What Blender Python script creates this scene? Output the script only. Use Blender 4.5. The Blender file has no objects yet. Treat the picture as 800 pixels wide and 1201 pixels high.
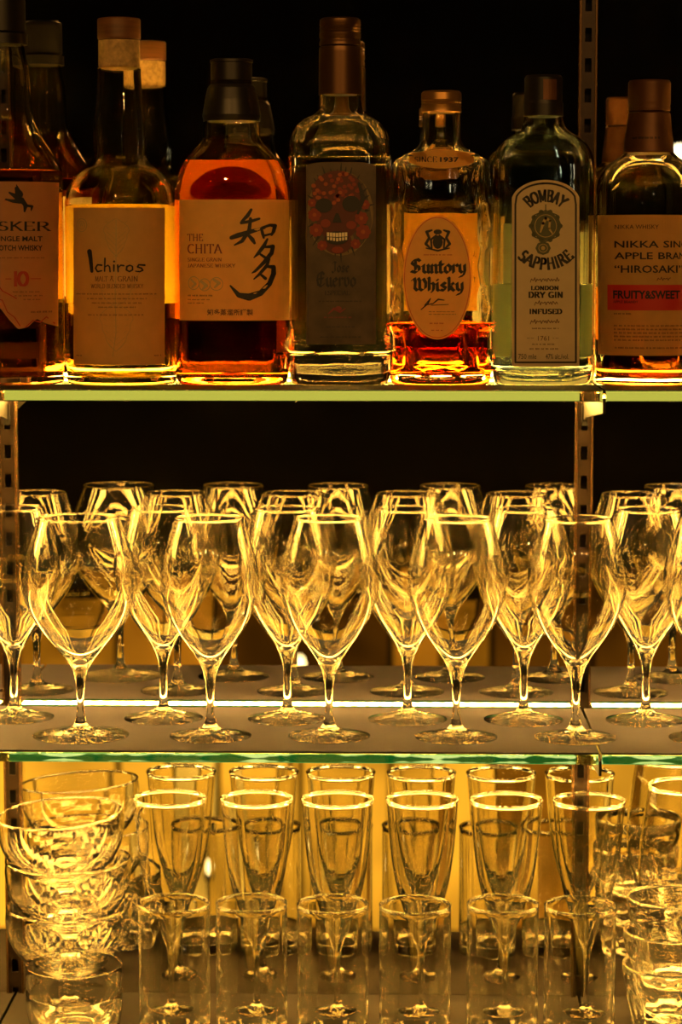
import bpy, bmesh, math, random
from mathutils import Vector, Matrix
rnd = random.Random(7)
C = bpy.context.scene.collection
SC = bpy.context.scene

# ------------------------------------------------------------------ camera, world, light, exposure
F = 2850.0                       # focal length in pixels of the 800x1201 frame
TH = math.atan(300.5 / F)        # pitch down
PSI = math.atan(70.0 / F)        # yaw to the left
ZT, ZM, ZB = 1.450, 1.188, 0.950  # top faces of the three shelves
D0 = 1.73                        # camera to shelf front
SD = 0.188                       # shelf depth (front to mirror)
CAM = Vector((0.0, -(D0 + SD), ZT + 0.0953))
cam_d = bpy.data.cameras.new('camera'); cam = bpy.data.objects.new('camera', cam_d); C.objects.link(cam)
cam.location = CAM
cam.rotation_euler = (math.pi / 2 - TH, 0, PSI)
cam_d.sensor_fit = 'HORIZONTAL'; cam_d.sensor_width = 36.0; cam_d.lens = F / 800 * 36
cam_d.clip_start = 0.05
cam_d.dof.use_dof = True; cam_d.dof.focus_distance = 1.79; cam_d.dof.aperture_fstop = 13
SC.camera = cam
w = bpy.data.worlds.new('world'); SC.world = w; w.use_nodes = True
w.node_tree.nodes['Background'].inputs[0].default_value = (0.004, 0.002, 0.001, 1)
w.node_tree.nodes['Background'].inputs[1].default_value = 0.3
SC.view_settings.view_transform = 'Standard'; SC.view_settings.look = 'None'
SC.view_settings.gamma = 1; SC.view_settings.exposure = 0.0
cy = SC.cycles
cy.max_bounces = 40; cy.transmission_bounces = 40; cy.glossy_bounces = 20; cy.diffuse_bounces = 4
cy.transparent_max_bounces = 16; cy.sample_clamp_indirect = 25.0; cy.blur_glossy = 0.3
cy.caustics_reflective = True; cy.caustics_refractive = True
cy.use_denoising = True

def area(name, loc, rot, sx, sy, power, col):
    d = bpy.data.lights.new(name, 'AREA'); d.shape = 'RECTANGLE'; d.size = sx; d.size_y = sy
    d.energy = power; d.color = col
    o = bpy.data.objects.new(name, d); C.objects.link(o); o.location = loc; o.rotation_euler = rot
    return o
# small ceiling spotlights of the bar room, above and behind the camera: they light the labels from the front
def spot(name, loc, target, power, col):
    d = bpy.data.lights.new(name, 'SPOT'); d.energy = power; d.color = col; d.shadow_soft_size = 0.02
    d.spot_size = math.radians(20); d.spot_blend = 1.0
    o = bpy.data.objects.new(name, d); C.objects.link(o); o.location = loc
    o.rotation_euler = (Vector(target) - Vector(loc)).to_track_quat('-Z', 'Y').to_euler()
for sx_, tx_, pw in ((-1.0, -0.28, 23), (-0.35, -0.12, 26), (0.45, 0.02, 25), (1.0, 0.15, 21)):
    spot('ceiling_spotlight', (sx_, -2.5, 2.45), (tx_, -0.1, ZT + 0.10), pw, (1.0, 0.48, 0.11))

# ------------------------------------------------------------------ pixel -> world
Rm = Matrix.Rotation(PSI, 3, 'Z') @ Matrix.Rotation(math.pi / 2 - TH, 3, 'X')
def ray(px, py):
    return Rm @ Vector(((px - 400) / F, -(py - 600.5) / F, -1.0))
def at(px, py, Y):
    """world (x, z) of the point seen at pixel (px,py) lying in the plane y=Y"""
    d = ray(px, py); t = (Y - CAM.y) / d.y
    return CAM.x + d.x * t, CAM.z + d.z * t
def kk(Y):                       # metres per pixel in plane y=Y
    return (Y - CAM.y) / F
def YS(s):                       # depth ratio (1 = shelf front) to y
    return -SD + (s - 1) * D0

# ------------------------------------------------------------------ materials
def mat(name):
    m = bpy.data.materials.new(name); m.use_nodes = True
    nt = m.node_tree; nt.nodes.clear()
    return m, nt, nt.nodes.new('ShaderNodeOutputMaterial')
def glass_mat(name, col, ior=1.5, rough=0.0, bump=0.0, scale=60, foot=0.0, stretch=None):
    m, nt, o = mat(name)
    g = nt.nodes.new('ShaderNodeBsdfGlass'); g.inputs['Color'].default_value = (*col, 1)
    g.inputs['IOR'].default_value = ior; g.inputs['Roughness'].default_value = rough
    nt.links.new(g.outputs[0], o.inputs[0])
    if bump:
        tc = nt.nodes.new('ShaderNodeTexCoord'); n = nt.nodes.new('ShaderNodeTexNoise'); n.inputs['Scale'].default_value = scale
        n.inputs['Detail'].default_value = 1
        b = nt.nodes.new('ShaderNodeBump'); b.inputs['Strength'].default_value = bump; b.inputs['Distance'].default_value = 0.002
        nt.links.new(tc.outputs['Object'], n.inputs['Vector']); nt.links.new(n.outputs[0], b.inputs['Height'])
        nt.links.new(b.outputs[0], g.inputs['Normal'])
        if stretch:
            mp = nt.nodes.new('ShaderNodeMapping'); mp.inputs['Scale'].default_value = stretch
            nt.links.new(tc.outputs['Object'], mp.inputs[0]); nt.links.new(mp.outputs[0], n.inputs['Vector'])
        if foot:      # pressed ripples in the foot of a stemmed glass
            sx = nt.nodes.new('ShaderNodeSeparateXYZ'); nt.links.new(tc.outputs['Object'], sx.inputs[0])
            mr = nt.nodes.new('ShaderNodeMapRange'); mr.inputs[1].default_value = 0.004; mr.inputs[2].default_value = 0.012
            mr.inputs[3].default_value = foot; mr.inputs[4].default_value = bump
            nt.links.new(sx.outputs[2], mr.inputs[0]); nt.links.new(mr.outputs[0], b.inputs['Strength'])
            n.inputs['Scale'].default_value = scale
    return m
def princ(name, col, rough=0.5, metal=0.0, noise=0.0, nscale=80, trans=0.0, coat=0.0, bump=0.0, stretch=None):
    m, nt, o = mat(name)
    p = nt.nodes.new('ShaderNodeBsdfPrincipled')
    p.inputs['Base Color'].default_value = (*col, 1); p.inputs['Roughness'].default_value = rough
    p.inputs['Metallic'].default_value = metal; p.inputs['Coat Weight'].default_value = coat
    out = p.outputs[0]
    if noise or bump:
        tc = nt.nodes.new('ShaderNodeTexCoord'); n = nt.nodes.new('ShaderNodeTexNoise'); n.inputs['Scale'].default_value = nscale
        n.inputs['Detail'].default_value = 4
        src = tc.outputs['Object']
        if stretch:
            mp = nt.nodes.new('ShaderNodeMapping'); mp.inputs['Scale'].default_value = stretch
            nt.links.new(src, mp.inputs[0]); src = mp.outputs[0]
        nt.links.new(src, n.inputs['Vector'])
        if noise:
            mx = nt.nodes.new('ShaderNodeMix'); mx.data_type = 'RGBA'; mx.blend_type = 'MULTIPLY'
            mx.inputs[0].default_value = 1.0; mx.inputs[6].default_value = (*col, 1)
            mr = nt.nodes.new('ShaderNodeMapRange'); mr.inputs[1].default_value = 0.3; mr.inputs[2].default_value = 0.7
            mr.inputs[3].default_value = 1 - noise; mr.inputs[4].default_value = 1.0
            nt.links.new(n.outputs[0], mr.inputs[0]); nt.links.new(mr.outputs[0], mx.inputs[7])
            nt.links.new(mx.outputs[2], p.inputs['Base Color'])
        if bump:
            b = nt.nodes.new('ShaderNodeBump'); b.inputs['Strength'].default_value = bump; b.inputs['Distance'].default_value = 0.001
            nt.links.new(n.outputs[0], b.inputs['Height']); nt.links.new(b.outputs[0], p.inputs['Normal'])
    if trans:
        t = nt.nodes.new('ShaderNodeBsdfTranslucent'); t.inputs[0].default_value = (*col, 1)
        ms = nt.nodes.new('ShaderNodeMixShader'); ms.inputs[0].default_value = trans
        nt.links.new(out, ms.inputs[1]); nt.links.new(t.outputs[0], ms.inputs[2]); out = ms.outputs[0]
    nt.links.new(out, o.inputs[0])
    return m
def emis(name, col, st, noise=None):
    m, nt, o = mat(name)
    e = nt.nodes.new('ShaderNodeEmission'); e.inputs[0].default_value = (*col, 1); e.inputs[1].default_value = st
    if noise:
        tc = nt.nodes.new('ShaderNodeTexCoord'); n = nt.nodes.new('ShaderNodeTexNoise'); n.inputs['Scale'].default_value = noise
        mr = nt.nodes.new('ShaderNodeMapRange'); mr.inputs[1].default_value = 0.35; mr.inputs[2].default_value = 0.65
        mr.inputs[3].default_value = 0.45 * st; mr.inputs[4].default_value = 1.2 * st
        nt.links.new(tc.outputs['Object'], n.inputs['Vector']); nt.links.new(n.outputs[0], mr.inputs[0]); nt.links.new(mr.outputs[0], e.inputs[1])
    nt.links.new(e.outputs[0], o.inputs[0])
    return m
M = {}
M['crystal'] = glass_mat('crystal', (0.99, 0.985, 0.97), 1.5, 0, 0.012, 110, 1.0)
M['cut_crystal'] = glass_mat('cut_crystal', (0.99, 0.985, 0.97), 1.5, 0, 0.025, 40)
M['tumbler_glass'] = glass_mat('tumbler_glass', (0.98, 0.975, 0.95), 1.5, 0, 0.22, 75, 0, (1, 1, 0.08))
M['flint'] = glass_mat('flint_glass', (0.97, 0.97, 0.95), 1.5, 0, 0.15, 40)
M['blue_glass'] = glass_mat('blue_glass', (0.85, 0.89, 0.91), 1.5, 0, 0.1, 40)
M['shelf_glass'] = glass_mat('shelf_glass', (0.955, 0.985, 0.93), 1.5)
M['shelf_glass_b'] = glass_mat('shelf_glass_green', (0.93, 0.985, 0.90), 1.5)
M['whisky'] = glass_mat('whisky', (0.98, 0.72, 0.26), 1.34)
M['pale_whisky'] = glass_mat('pale_whisky', (0.99, 0.86, 0.36), 1.34)
M['red_whisky'] = glass_mat('red_whisky', (0.95, 0.38, 0.08), 1.34)
M['orange_whisky'] = glass_mat('orange_whisky', (0.97, 0.60, 0.20), 1.34)
M['amber_whisky'] = glass_mat('amber_whisky', (0.88, 0.42, 0.10), 1.34)
M['spirit'] = glass_mat('clear_spirit', (0.95, 0.93, 0.88), 1.34)
M['gin'] = glass_mat('gin', (0.93, 0.96, 0.90), 1.34)
M['paper'] = princ('cream_paper', (0.74, 0.47, 0.17), 0.75, noise=0.12, nscale=120, trans=0.35)
M['paper_gold'] = princ('gold_paper', (0.95, 0.56, 0.14), 0.55, noise=0.12, nscale=120, trans=0.30)
M['paper_pink'] = princ('pale_pink_paper', (0.66, 0.36, 0.18), 0.7, noise=0.1, nscale=120, trans=0.35)
M['paper_white'] = princ('white_paper', (0.80, 0.66, 0.44), 0.7, noise=0.08, nscale=120, trans=0.25)
M['back_paper'] = princ('back_paper', (0.92, 0.86, 0.55), 0.8, noise=0.08, nscale=120, trans=0.7)
M['golden_glow_paper'] = princ('golden_glow_paper', (0.62, 0.42, 0.10), 0.8, trans=0.6)
M['gin_back_paper'] = princ('gin_back_paper', (0.42, 0.42, 0.30), 0.8, trans=0.5)
M['ink'] = princ('black_ink', (0.012, 0.011, 0.014), 0.6)
M['ink_brown'] = princ('brown_ink', (0.16, 0.07, 0.03), 0.6)
M['ink_red'] = princ('red_ink', (0.45, 0.05, 0.02), 0.6)
M['flower_red'] = princ('flower_red', (0.22, 0.025, 0.012), 0.6)
M['flower_orange'] = princ('flower_orange', (0.34, 0.07, 0.015), 0.6)
M['skull_red'] = princ('skull_red', (0.09, 0.014, 0.012), 0.6)
M['ink_wine'] = princ('wine_ink', (0.20, 0.03, 0.03), 0.6)
M['ink_faint'] = princ('faint_ink', (0.50, 0.37, 0.16), 0.7)
M['ink_green'] = princ('olive_ink', (0.10, 0.11, 0.06), 0.7)
M['ink_white'] = princ('white_ink', (0.85, 0.75, 0.55), 0.5)
M['ink_orange'] = princ('orange_ink', (0.62, 0.16, 0.03), 0.6)
M['band_red'] = princ('red_band', (0.58, 0.025, 0.015), 0.6)
M['print_dark'] = princ('smoky_print', (0.09, 0.06, 0.035), 0.45, metal=0.2, noise=0.5, nscale=70)
M['print_mid'] = princ('smoky_print_light', (0.20, 0.14, 0.06), 0.35, metal=0.3, noise=0.4, nscale=90)
M['black_cap'] = princ('black_cap', (0.012, 0.010, 0.010), 0.35, coat=0.3)
M['wood_cap'] = princ('wood_cap', (0.22, 0.09, 0.03), 0.5, noise=0.4, nscale=30, stretch=(1, 1, 12))
M['cork'] = princ('cork', (0.72, 0.48, 0.20), 0.8, noise=0.5, nscale=260, bump=0.4)
M['brown_foil'] = princ('brown_foil', (0.12, 0.06, 0.025), 0.35, metal=0.7)
M['gold_cap'] = princ('gold_cap', (0.50, 0.27, 0.08), 0.35, metal=0.8)
M['copper_foil'] = princ('copper_foil', (0.16, 0.065, 0.025), 0.45, metal=0.4, noise=0.3, nscale=60)
M['steel'] = princ('brushed_brass_steel', (0.24, 0.14, 0.07), 0.22, metal=0.8, noise=0.2, nscale=40)
M['steel_dark'] = princ('dark_channel', (0.05, 0.04, 0.03), 0.5, metal=0.5)
M['bracket'] = princ('bracket_black', (0.02, 0.018, 0.015), 0.4, metal=0.6)
M['mat_grey'] = princ('grey_mat', (0.050, 0.045, 0.085), 0.9, noise=0.15, nscale=400)
M['dull_black'] = princ('dull_black_surface', (0.012, 0.011, 0.010), 0.8)
M['mat_brown'] = princ('brown_mat', (0.010, 0.005, 0.003), 0.9, noise=0.2, nscale=200)
M['wall'] = princ('dark_plaster', (0.010, 0.007, 0.005), 0.9, noise=0.3, nscale=6)
M['floor'] = princ('dark_floorboards', (0.05, 0.03, 0.018), 0.6, noise=0.5, nscale=5, stretch=(1, 8, 1))
def led_mat(name, col, lo, hi, period):
    """diffused strip of single diodes: brighter over each diode"""
    m, nt, o = mat(name); e = nt.nodes.new('ShaderNodeEmission'); e.inputs[0].default_value = (*col, 1)
    tc = nt.nodes.new('ShaderNodeTexCoord'); sx = nt.nodes.new('ShaderNodeSeparateXYZ')
    a = nt.nodes.new('ShaderNodeMath'); a.operation = 'MULTIPLY'; a.inputs[1].default_value = 2 * math.pi / period
    b = nt.nodes.new('ShaderNodeMath'); b.operation = 'SINE'
    c = nt.nodes.new('ShaderNodeMapRange'); c.inputs[1].default_value = -1; c.inputs[2].default_value = 1; c.inputs[3].default_value = lo; c.inputs[4].default_value = hi
    nt.links.new(tc.outputs['Object'], sx.inputs[0]); nt.links.new(sx.outputs[0], a.inputs[0]); nt.links.new(a.outputs[0], b.inputs[0])
    nt.links.new(b.outputs[0], c.inputs[0]); nt.links.new(c.outputs[0], e.inputs[1]); nt.links.new(e.outputs[0], o.inputs[0])
    return m
M['led'] = led_mat('led_warm', (1.0, 0.525, 0.085), 40, 330, 0.010)
M['led_down'] = led_mat('led_warm_down', (1.0, 0.525, 0.085), 15, 130, 0.010)
M['led_edge'] = emis('led_edge', (0.95, 0.82, 0.12), 0.66)
def streak_glow_mat():  # pale and green refraction streaks painted into the emission behind the shelf edge
    m, nt, o = mat('edge_painted_streaks'); e = nt.nodes.new('ShaderNodeEmission')
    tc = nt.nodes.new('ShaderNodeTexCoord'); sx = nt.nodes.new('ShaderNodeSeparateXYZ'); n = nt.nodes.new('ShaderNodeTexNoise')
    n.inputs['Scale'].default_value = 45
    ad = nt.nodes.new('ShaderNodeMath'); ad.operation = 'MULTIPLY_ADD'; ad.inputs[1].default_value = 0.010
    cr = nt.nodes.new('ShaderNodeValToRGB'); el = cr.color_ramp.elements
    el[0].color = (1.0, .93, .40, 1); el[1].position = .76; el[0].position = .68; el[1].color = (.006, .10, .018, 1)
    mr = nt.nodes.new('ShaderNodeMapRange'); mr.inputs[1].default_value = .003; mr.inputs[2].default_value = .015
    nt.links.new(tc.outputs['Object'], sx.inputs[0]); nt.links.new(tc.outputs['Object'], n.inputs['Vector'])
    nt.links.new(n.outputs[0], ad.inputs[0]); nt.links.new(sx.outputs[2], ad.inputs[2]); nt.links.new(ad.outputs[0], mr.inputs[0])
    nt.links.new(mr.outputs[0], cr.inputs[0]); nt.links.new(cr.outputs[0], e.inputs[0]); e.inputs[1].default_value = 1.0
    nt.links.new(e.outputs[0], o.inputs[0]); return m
M['edge_streaks_b'] = streak_glow_mat()
M['amber_panel'] = emis('amber_backlit', (0.85, 0.37, 0.020), 2.0, 3.0)
M['amber_dim'] = emis('amber_dim_backlit', (0.55, 0.20, 0.008), 0.8, 5.0)
M['amber_pale'] = emis('amber_pale_backlit', (0.95, 0.50, 0.055), 2.05, 2.5)
M['amber_low'] = emis('amber_low_backlit', (0.70, 0.24, 0.010), 0.9, 4.0)
M['amber_dark'] = emis('amber_dark_backlit', (0.40, 0.13, 0.006), 0.28, 4.0)
M['bulb'] = emis('lamp_bulb', (1.0, 0.86, 0.55), 9)
M['candle'] = emis('candle_flame', (1.0, 0.72, 0.30), 8)
m, nt, o = mat('mirror_silver')
g = nt.nodes.new('ShaderNodeBsdfGlossy'); g.inputs['Roughness'].default_value = 0.0; g.inputs['Color'].default_value = (0.70, 0.67, 0.60, 1)
nt.links.new(g.outputs[0], o.inputs[0]); M['mirror'] = m

# ------------------------------------------------------------------ object helpers
def link(name, me, m=None, parent=None, smooth=False):
    if m is not None: me.materials.append(M[m] if isinstance(m, str) else m)
    if smooth:
        for p in me.polygons: p.use_smooth = True
    o = bpy.data.objects.new(name, me); C.objects.link(o)
    if parent is not None: o.parent = parent
    return o
def bm_obj(name, bm, m, parent=None, smooth=False, fix=True):
    if fix: bmesh.ops.recalc_face_normals(bm, faces=bm.faces[:])
    me = bpy.data.meshes.new(name); bm.to_mesh(me); bm.free()
    return link(name, me, m, parent, smooth)
def tag(o, label=None, cat=None, group=None, kind=None):
    if label: o['label'] = label
    if cat: o['category'] = cat
    if group: o['group'] = group
    if kind: o['kind'] = kind
    return o
def thing(name, loc, label, cat, group=None):
    o = bpy.data.objects.new(name, None); o.empty_display_size = 0.02
    C.objects.link(o); o.location = loc
    return tag(o, label, cat, group)
def copy_tree(o, loc, label):
    r = o.copy(); C.objects.link(r); r.location = loc; r['label'] = label
    for ch in list(o.children):
        c = ch.copy(); C.objects.link(c); c.parent = r
        for g2 in ch.children:
            d = g2.copy(); C.objects.link(d); d.parent = c
    return r
def box(bm, x0, x1, y0, y1, z0, z1):
    v = [bm.verts.new((x, y, z)) for x in (x0, x1) for y in (y0, y1) for z in (z0, z1)]
    for f in ((0, 1, 3, 2), (4, 6, 7, 5), (0, 4, 5, 1), (2, 3, 7, 6), (0, 2, 6, 4), (1, 5, 7, 3)):
        bm.faces.new([v[i] for i in f])
def box_obj(name, m, parent, *a, bevel=0.0):
    bm = bmesh.new(); box(bm, *a)
    if bevel:
        bmesh.ops.recalc_face_normals(bm, faces=bm.faces[:])
        bmesh.ops.bevel(bm, geom=bm.edges[:], offset=bevel, segments=2, affect='EDGES', profile=0.6)
    return bm_obj(name, bm, m, parent)
def chaikin(P, it=2):
    for _ in range(it):
        Q = [P[0]]
        for a, b in zip(P[:-1], P[1:]):
            Q.append(tuple(0.75 * i + 0.25 * j for i, j in zip(a, b)))
            Q.append(tuple(0.25 * i + 0.75 * j for i, j in zip(a, b)))
        Q.append(P[-1]); P = Q
    return P
def loft(P, seg=56, wob=None):
    """closed surface through rings; P = list of (hx, hy, z, n) ; first and last have hx==0"""
    bm = bmesh.new(); rings = []
    Q = [P[0]]
    for a, b in zip(P[:-1], P[1:]):
        L = math.hypot(b[0] - a[0], b[2] - a[2])
        if a[0] > 1e-6 and b[0] > 1e-6 and L > .004:
            m_ = min(12, int(L / .003) + 2)
            ts = [.04] + [i / m_ for i in range(1, m_)] + [.96]
            for t in ts: Q.append(tuple(u + (v - u) * t for u, v in zip(a, b)))
        Q.append(b)
    P = Q
    for (hx, hy, z, n) in P:
        if hx < 1e-6:
            rings.append([bm.verts.new((0, 0, z))]); continue
        r = []
        for i in range(seg):
            a = 2 * math.pi * i / seg
            c, s = math.cos(a), math.sin(a)
            x = hx * math.copysign(abs(c) ** (2 / n), c); y = hy * math.copysign(abs(s) ** (2 / n), s)
            if wob: x, y = wob(x, y, z, a, hx)
            r.append(bm.verts.new((x, y, z)))
        rings.append(r)
    for a, b in zip(rings[:-1], rings[1:]):
        if len(a) == 1 and len(b) == 1: continue
        for i in range(seg):
            j = (i + 1) % seg
            if len(a) == 1: bm.faces.new((a[0], b[j], b[i]))
            elif len(b) == 1: bm.faces.new((a[i], a[j], b[0]))
            else: bm.faces.new((a[i], a[j], b[j], b[i]))
    return bm
def lathe(prof, seg=56, wob=None):
    return loft([(r, r, z, 2.0) for r, z in prof], seg, wob)

# ------------------------------------------------------------------ 2-D print: shapes in photo pixels mapped on a label
def hull(pts):
    pts = sorted(set((round(a, 5), round(b, 5)) for a, b in pts))
    if len(pts) < 3: return pts
    def half(ps):
        h = []
        for p in ps:
            while len(h) >= 2 and (h[-1][0]-h[-2][0])*(p[1]-h[-2][1]) - (h[-1][1]-h[-2][1])*(p[0]-h[-2][0]) <= 0: h.pop()
            h.append(p)
        return h
    a = half(pts); b = half(pts[::-1])
    return a[:-1] + b[:-1]
def arc(cx, cy_, rx, ry, a0, a1, n=8):
    return [(cx + rx * math.cos(math.radians(a0 + (a1 - a0) * i / n)), cy_ + ry * math.sin(math.radians(a0 + (a1 - a0) * i / n))) for i in range(n + 1)]
def ell(cx, cy_, rx, ry, n=20, rot=0):
    return [(cx + rx * math.cos(2 * math.pi * i / n + rot), cy_ + ry * math.sin(2 * math.pi * i / n + rot)) for i in range(n)]
def brush(pts, ws):
    """variable-width brush stroke: discs and quads"""
    out = []
    for (p, q, a, b) in zip(pts[:-1], pts[1:], ws[:-1], ws[1:]):
        out.append(hull(ell(*p, a / 2, a / 2, 10) + ell(*q, b / 2, b / 2, 10)))
    return out
def line(pts, w_): return brush(pts, [w_] * len(pts))
def ring(cx, cy_, rx, ry, w_, n=28):
    o = []
    for i in range(n):
        a, b = 2 * math.pi * i / n, 2 * math.pi * (i + 1) / n
        o.append([(cx + (rx) * math.cos(a), cy_ + ry * math.sin(a)), (cx + rx * math.cos(b), cy_ + ry * math.sin(b)),
                  (cx + (rx - w_) * math.cos(b), cy_ + (ry - w_) * math.sin(b)), (cx + (rx - w_) * math.cos(a), cy_ + (ry - w_) * math.sin(a))])
    return o
# roman capitals, drawn with a flat nib (y up, height 1): strokes, width
ROM = {
 'A': ([[(.02,0),(.36,1)],[(.36,1),(.72,0)],[(.16,.36),(.56,.36)]], .74, [.02,.72], []),
 'B': ([[(.12,0),(.12,1)],[(.12,1),(.38,1)]+arc(.36,.76,.2,.24,80,-80,6)+[(.12,.52)],[(.12,.52),(.38,.52)]+arc(.38,.26,.24,.26,80,-80,6)+[(.12,0)]], .66, [], []),
 'C': ([arc(.42,.5,.36,.5,50,310,12)], .74, [], []),
 'D': ([[(.12,0),(.12,1)],[(.12,1),(.3,1)]+arc(.32,.5,.38,.5,85,-85,10)+[(.12,0)]], .76, [], []),
 'E': ([[(.12,0),(.12,1)],[(.12,1),(.56,1),(.56,.84)],[(.12,.52),(.46,.52)],[(.12,0),(.58,0),(.58,.18)]], .62, [], []),
 'F': ([[(.12,0),(.12,1)],[(.12,1),(.56,1),(.56,.84)],[(.12,.52),(.46,.52)]], .6, [.12], []),
 'G': ([arc(.42,.5,.36,.5,50,320,12),[(.7,.05),(.7,.42),(.5,.42)]], .78, [], []),
 'H': ([[(.12,0),(.12,1)],[(.66,0),(.66,1)],[(.12,.52),(.66,.52)]], .78, [.12,.66], [.12,.66]),
 'I': ([[(.15,0),(.15,1)]], .3, [.15], [.15]),
 'J': ([[(.3,1),(.3,.2)]+arc(.15,.15,.15,.15,0,-150,5)], .45, [], [.3]),
 'K': ([[(.12,0),(.12,1)],[(.62,1),(.16,.45)],[(.28,.58),(.68,0)]], .7, [.12,.68], [.12,.62]),
 'L': ([[(.12,0),(.12,1)],[(.12,0),(.56,0),(.56,.2)]], .6, [], [.12]),
 'M': ([[(.1,0),(.14,1)],[(.14,1),(.45,.1)],[(.45,.1),(.76,1)],[(.76,1),(.8,0)]], .9, [.1,.8], [.14,.76]),
 'N': ([[(.12,0),(.12,1)],[(.12,1),(.66,0)],[(.66,0),(.66,1)]], .78, [.12], [.12,.66]),
 'O': ([arc(.42,.5,.36,.5,0,360,16)], .84, [], []),
 'P': ([[(.12,0),(.12,1)],[(.12,1),(.36,1)]+arc(.36,.74,.24,.26,80,-80,6)+[(.12,.48)]], .64, [.12], []),
 'R': ([[(.12,0),(.12,1)],[(.12,1),(.36,1)]+arc(.36,.76,.22,.24,80,-80,6)+[(.12,.52)],[(.36,.52),(.68,0)]], .7, [.12,.68], []),
 'S': ([arc(.32,.75,.22,.25,35,250,8)+arc(.3,.26,.25,.26,75,-145,8)], .6, [], []),
 'T': ([[(.34,0),(.34,1)],[(.02,.84),(.02,1),(.66,1),(.66,.84)]], .68, [.34], []),
 'U': ([[(.12,1),(.12,.3)]+arc(.38,.28,.26,.28,180,360,8)+[(.64,1)]], .76, [], [.12,.64]),
 'W': ([[(.04,1),(.26,0)],[(.26,0),(.46,.9)],[(.46,.9),(.68,0)],[(.68,0),(.9,1)]], .94, [], [.04,.9]),
 'Y': ([[(.04,1),(.36,.48)],[(.68,1),(.36,.48)],[(.36,.48),(.36,0)]], .72, [.36], [.04,.68]),
}
# black letter, drawn with a slanted nib; y up, x-height .6
BLK = {
 'S': ([[(.66,.86),(.5,1),(.2,.9),(.12,.72),(.3,.56),(.58,.44),(.62,.2),(.4,.02),(.08,.12)],[(.36,.9),(.36,.2)]], .78),
 'W': ([[(.02,.8),(.16,.95),(.24,.7),(.2,.2),(.36,.02),(.52,.15)],[(.42,.95),(.52,.75),(.52,.15),(.68,.02),(.9,.2),(.92,.6),(.76,.92),(.64,.8)]], 1.02),
 'C': ([[(.66,.84),(.46,1),(.16,.84),(.08,.5),(.16,.14),(.42,0),(.68,.18)],[(.4,.9),(.38,.14)],[(.1,.5),(.6,.56)]], .76),
 'J': ([[(.1,.84),(.3,1),(.56,.9)],[(.42,.92),(.42,.1),(.2,-.08),(.05,.06)]], .62),
 'u': ([[(.02,.5),(.12,.6),(.12,.12),(.26,0),(.42,.12)],[(.38,.6),(.42,.52),(.42,.08),(.52,0)]], .54),
 'n': ([[(.02,.52),(.1,.6),(.12,.04),(.18,0)],[(.14,.48),(.32,.6),(.4,.5),(.4,.06),(.5,0)]], .54),
 't': ([[(.14,.85),(.14,.1),(.26,0),(.36,.08)],[(.0,.6),(.34,.6)]], .38),
 'o': ([[(.26,.62),(.08,.46),(.08,.14),(.24,0),(.42,.14),(.42,.46),(.24,.6)]], .52),
 'r': ([[(.02,.52),(.1,.6),(.12,.02)],[(.14,.46),(.3,.62),(.4,.5)]], .42),
 'y': ([[(.02,.52),(.1,.6),(.12,.16),(.26,.02),(.42,.14)],[(.42,.6),(.44,.1),(.34,-.2),(.1,-.28)]], .54),
 'h': ([[(.06,1),(.12,.94),(.12,.04)],[(.14,.48),(.32,.6),(.42,.48),(.4,.08),(.3,-.1)]], .54),
 'i': ([[(.02,.52),(.1,.6),(.12,.08),(.22,0)],[(.1,.84),(.14,.8)]], .28),
 's': ([[(.38,.52),(.22,.62),(.08,.48),(.22,.34),(.38,.22),(.28,.02),(.04,.08)]], .48),
 'k': ([[(.06,1),(.12,.94),(.12,.0)],[(.14,.4),(.32,.6),(.4,.48),(.18,.34)],[(.2,.34),(.36,.08),(.46,0)]], .54),
 'e': ([[(.4,.16),(.24,0),(.08,.14),(.08,.46),(.26,.6),(.4,.46),(.1,.28)]], .48),
 'v': ([[(.02,.55),(.1,.62),(.12,.16),(.26,.0),(.42,.16),(.42,.48),(.3,.62)]], .52),
}
def nibtext(s, font, nib, x0, x1, yb, yt, sp=.1, serif=0.0, warp=None):
    polys = []; x = 0
    for ch in s:
        if ch == ' ': x += .42; continue
        g_ = font[ch]
        for st in g_[0]:
            for a, b in zip(st[:-1], st[1:]):
                polys.append(hull([(x + p[0] + n[0], p[1] + n[1]) for p in (a, b) for n in nib]))
        if serif:
            for k2, y_ in ((2, 0), (3, 1)):
                for sx in g_[k2]:
                    polys.append([(x + sx - serif, y_ - .03), (x + sx + serif, y_ - .03), (x + sx + serif, y_ + .03), (x + sx - serif, y_ + .03)])
        x += g_[1] + sp
    W = x - sp
    out = []
    for p in polys:
        q = [(u / W, v) for u, v in p]
        out.append([warp(u, v) for u, v in q] if warp else [(x0 + u * (x1 - x0), yb + v * (yt - yb)) for u, v in q])
    return out
NR = [(-.07, -.025), (.07, -.025), (.07, .025), (-.07, .025)]
NRB = [(-.13, -.06), (.13, -.06), (.13, .06), (-.13, .06)]
NB = [(-.075, -.055), (-.055, -.075), (.075, .055), (.055, .075)]
_tc = {}
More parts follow.
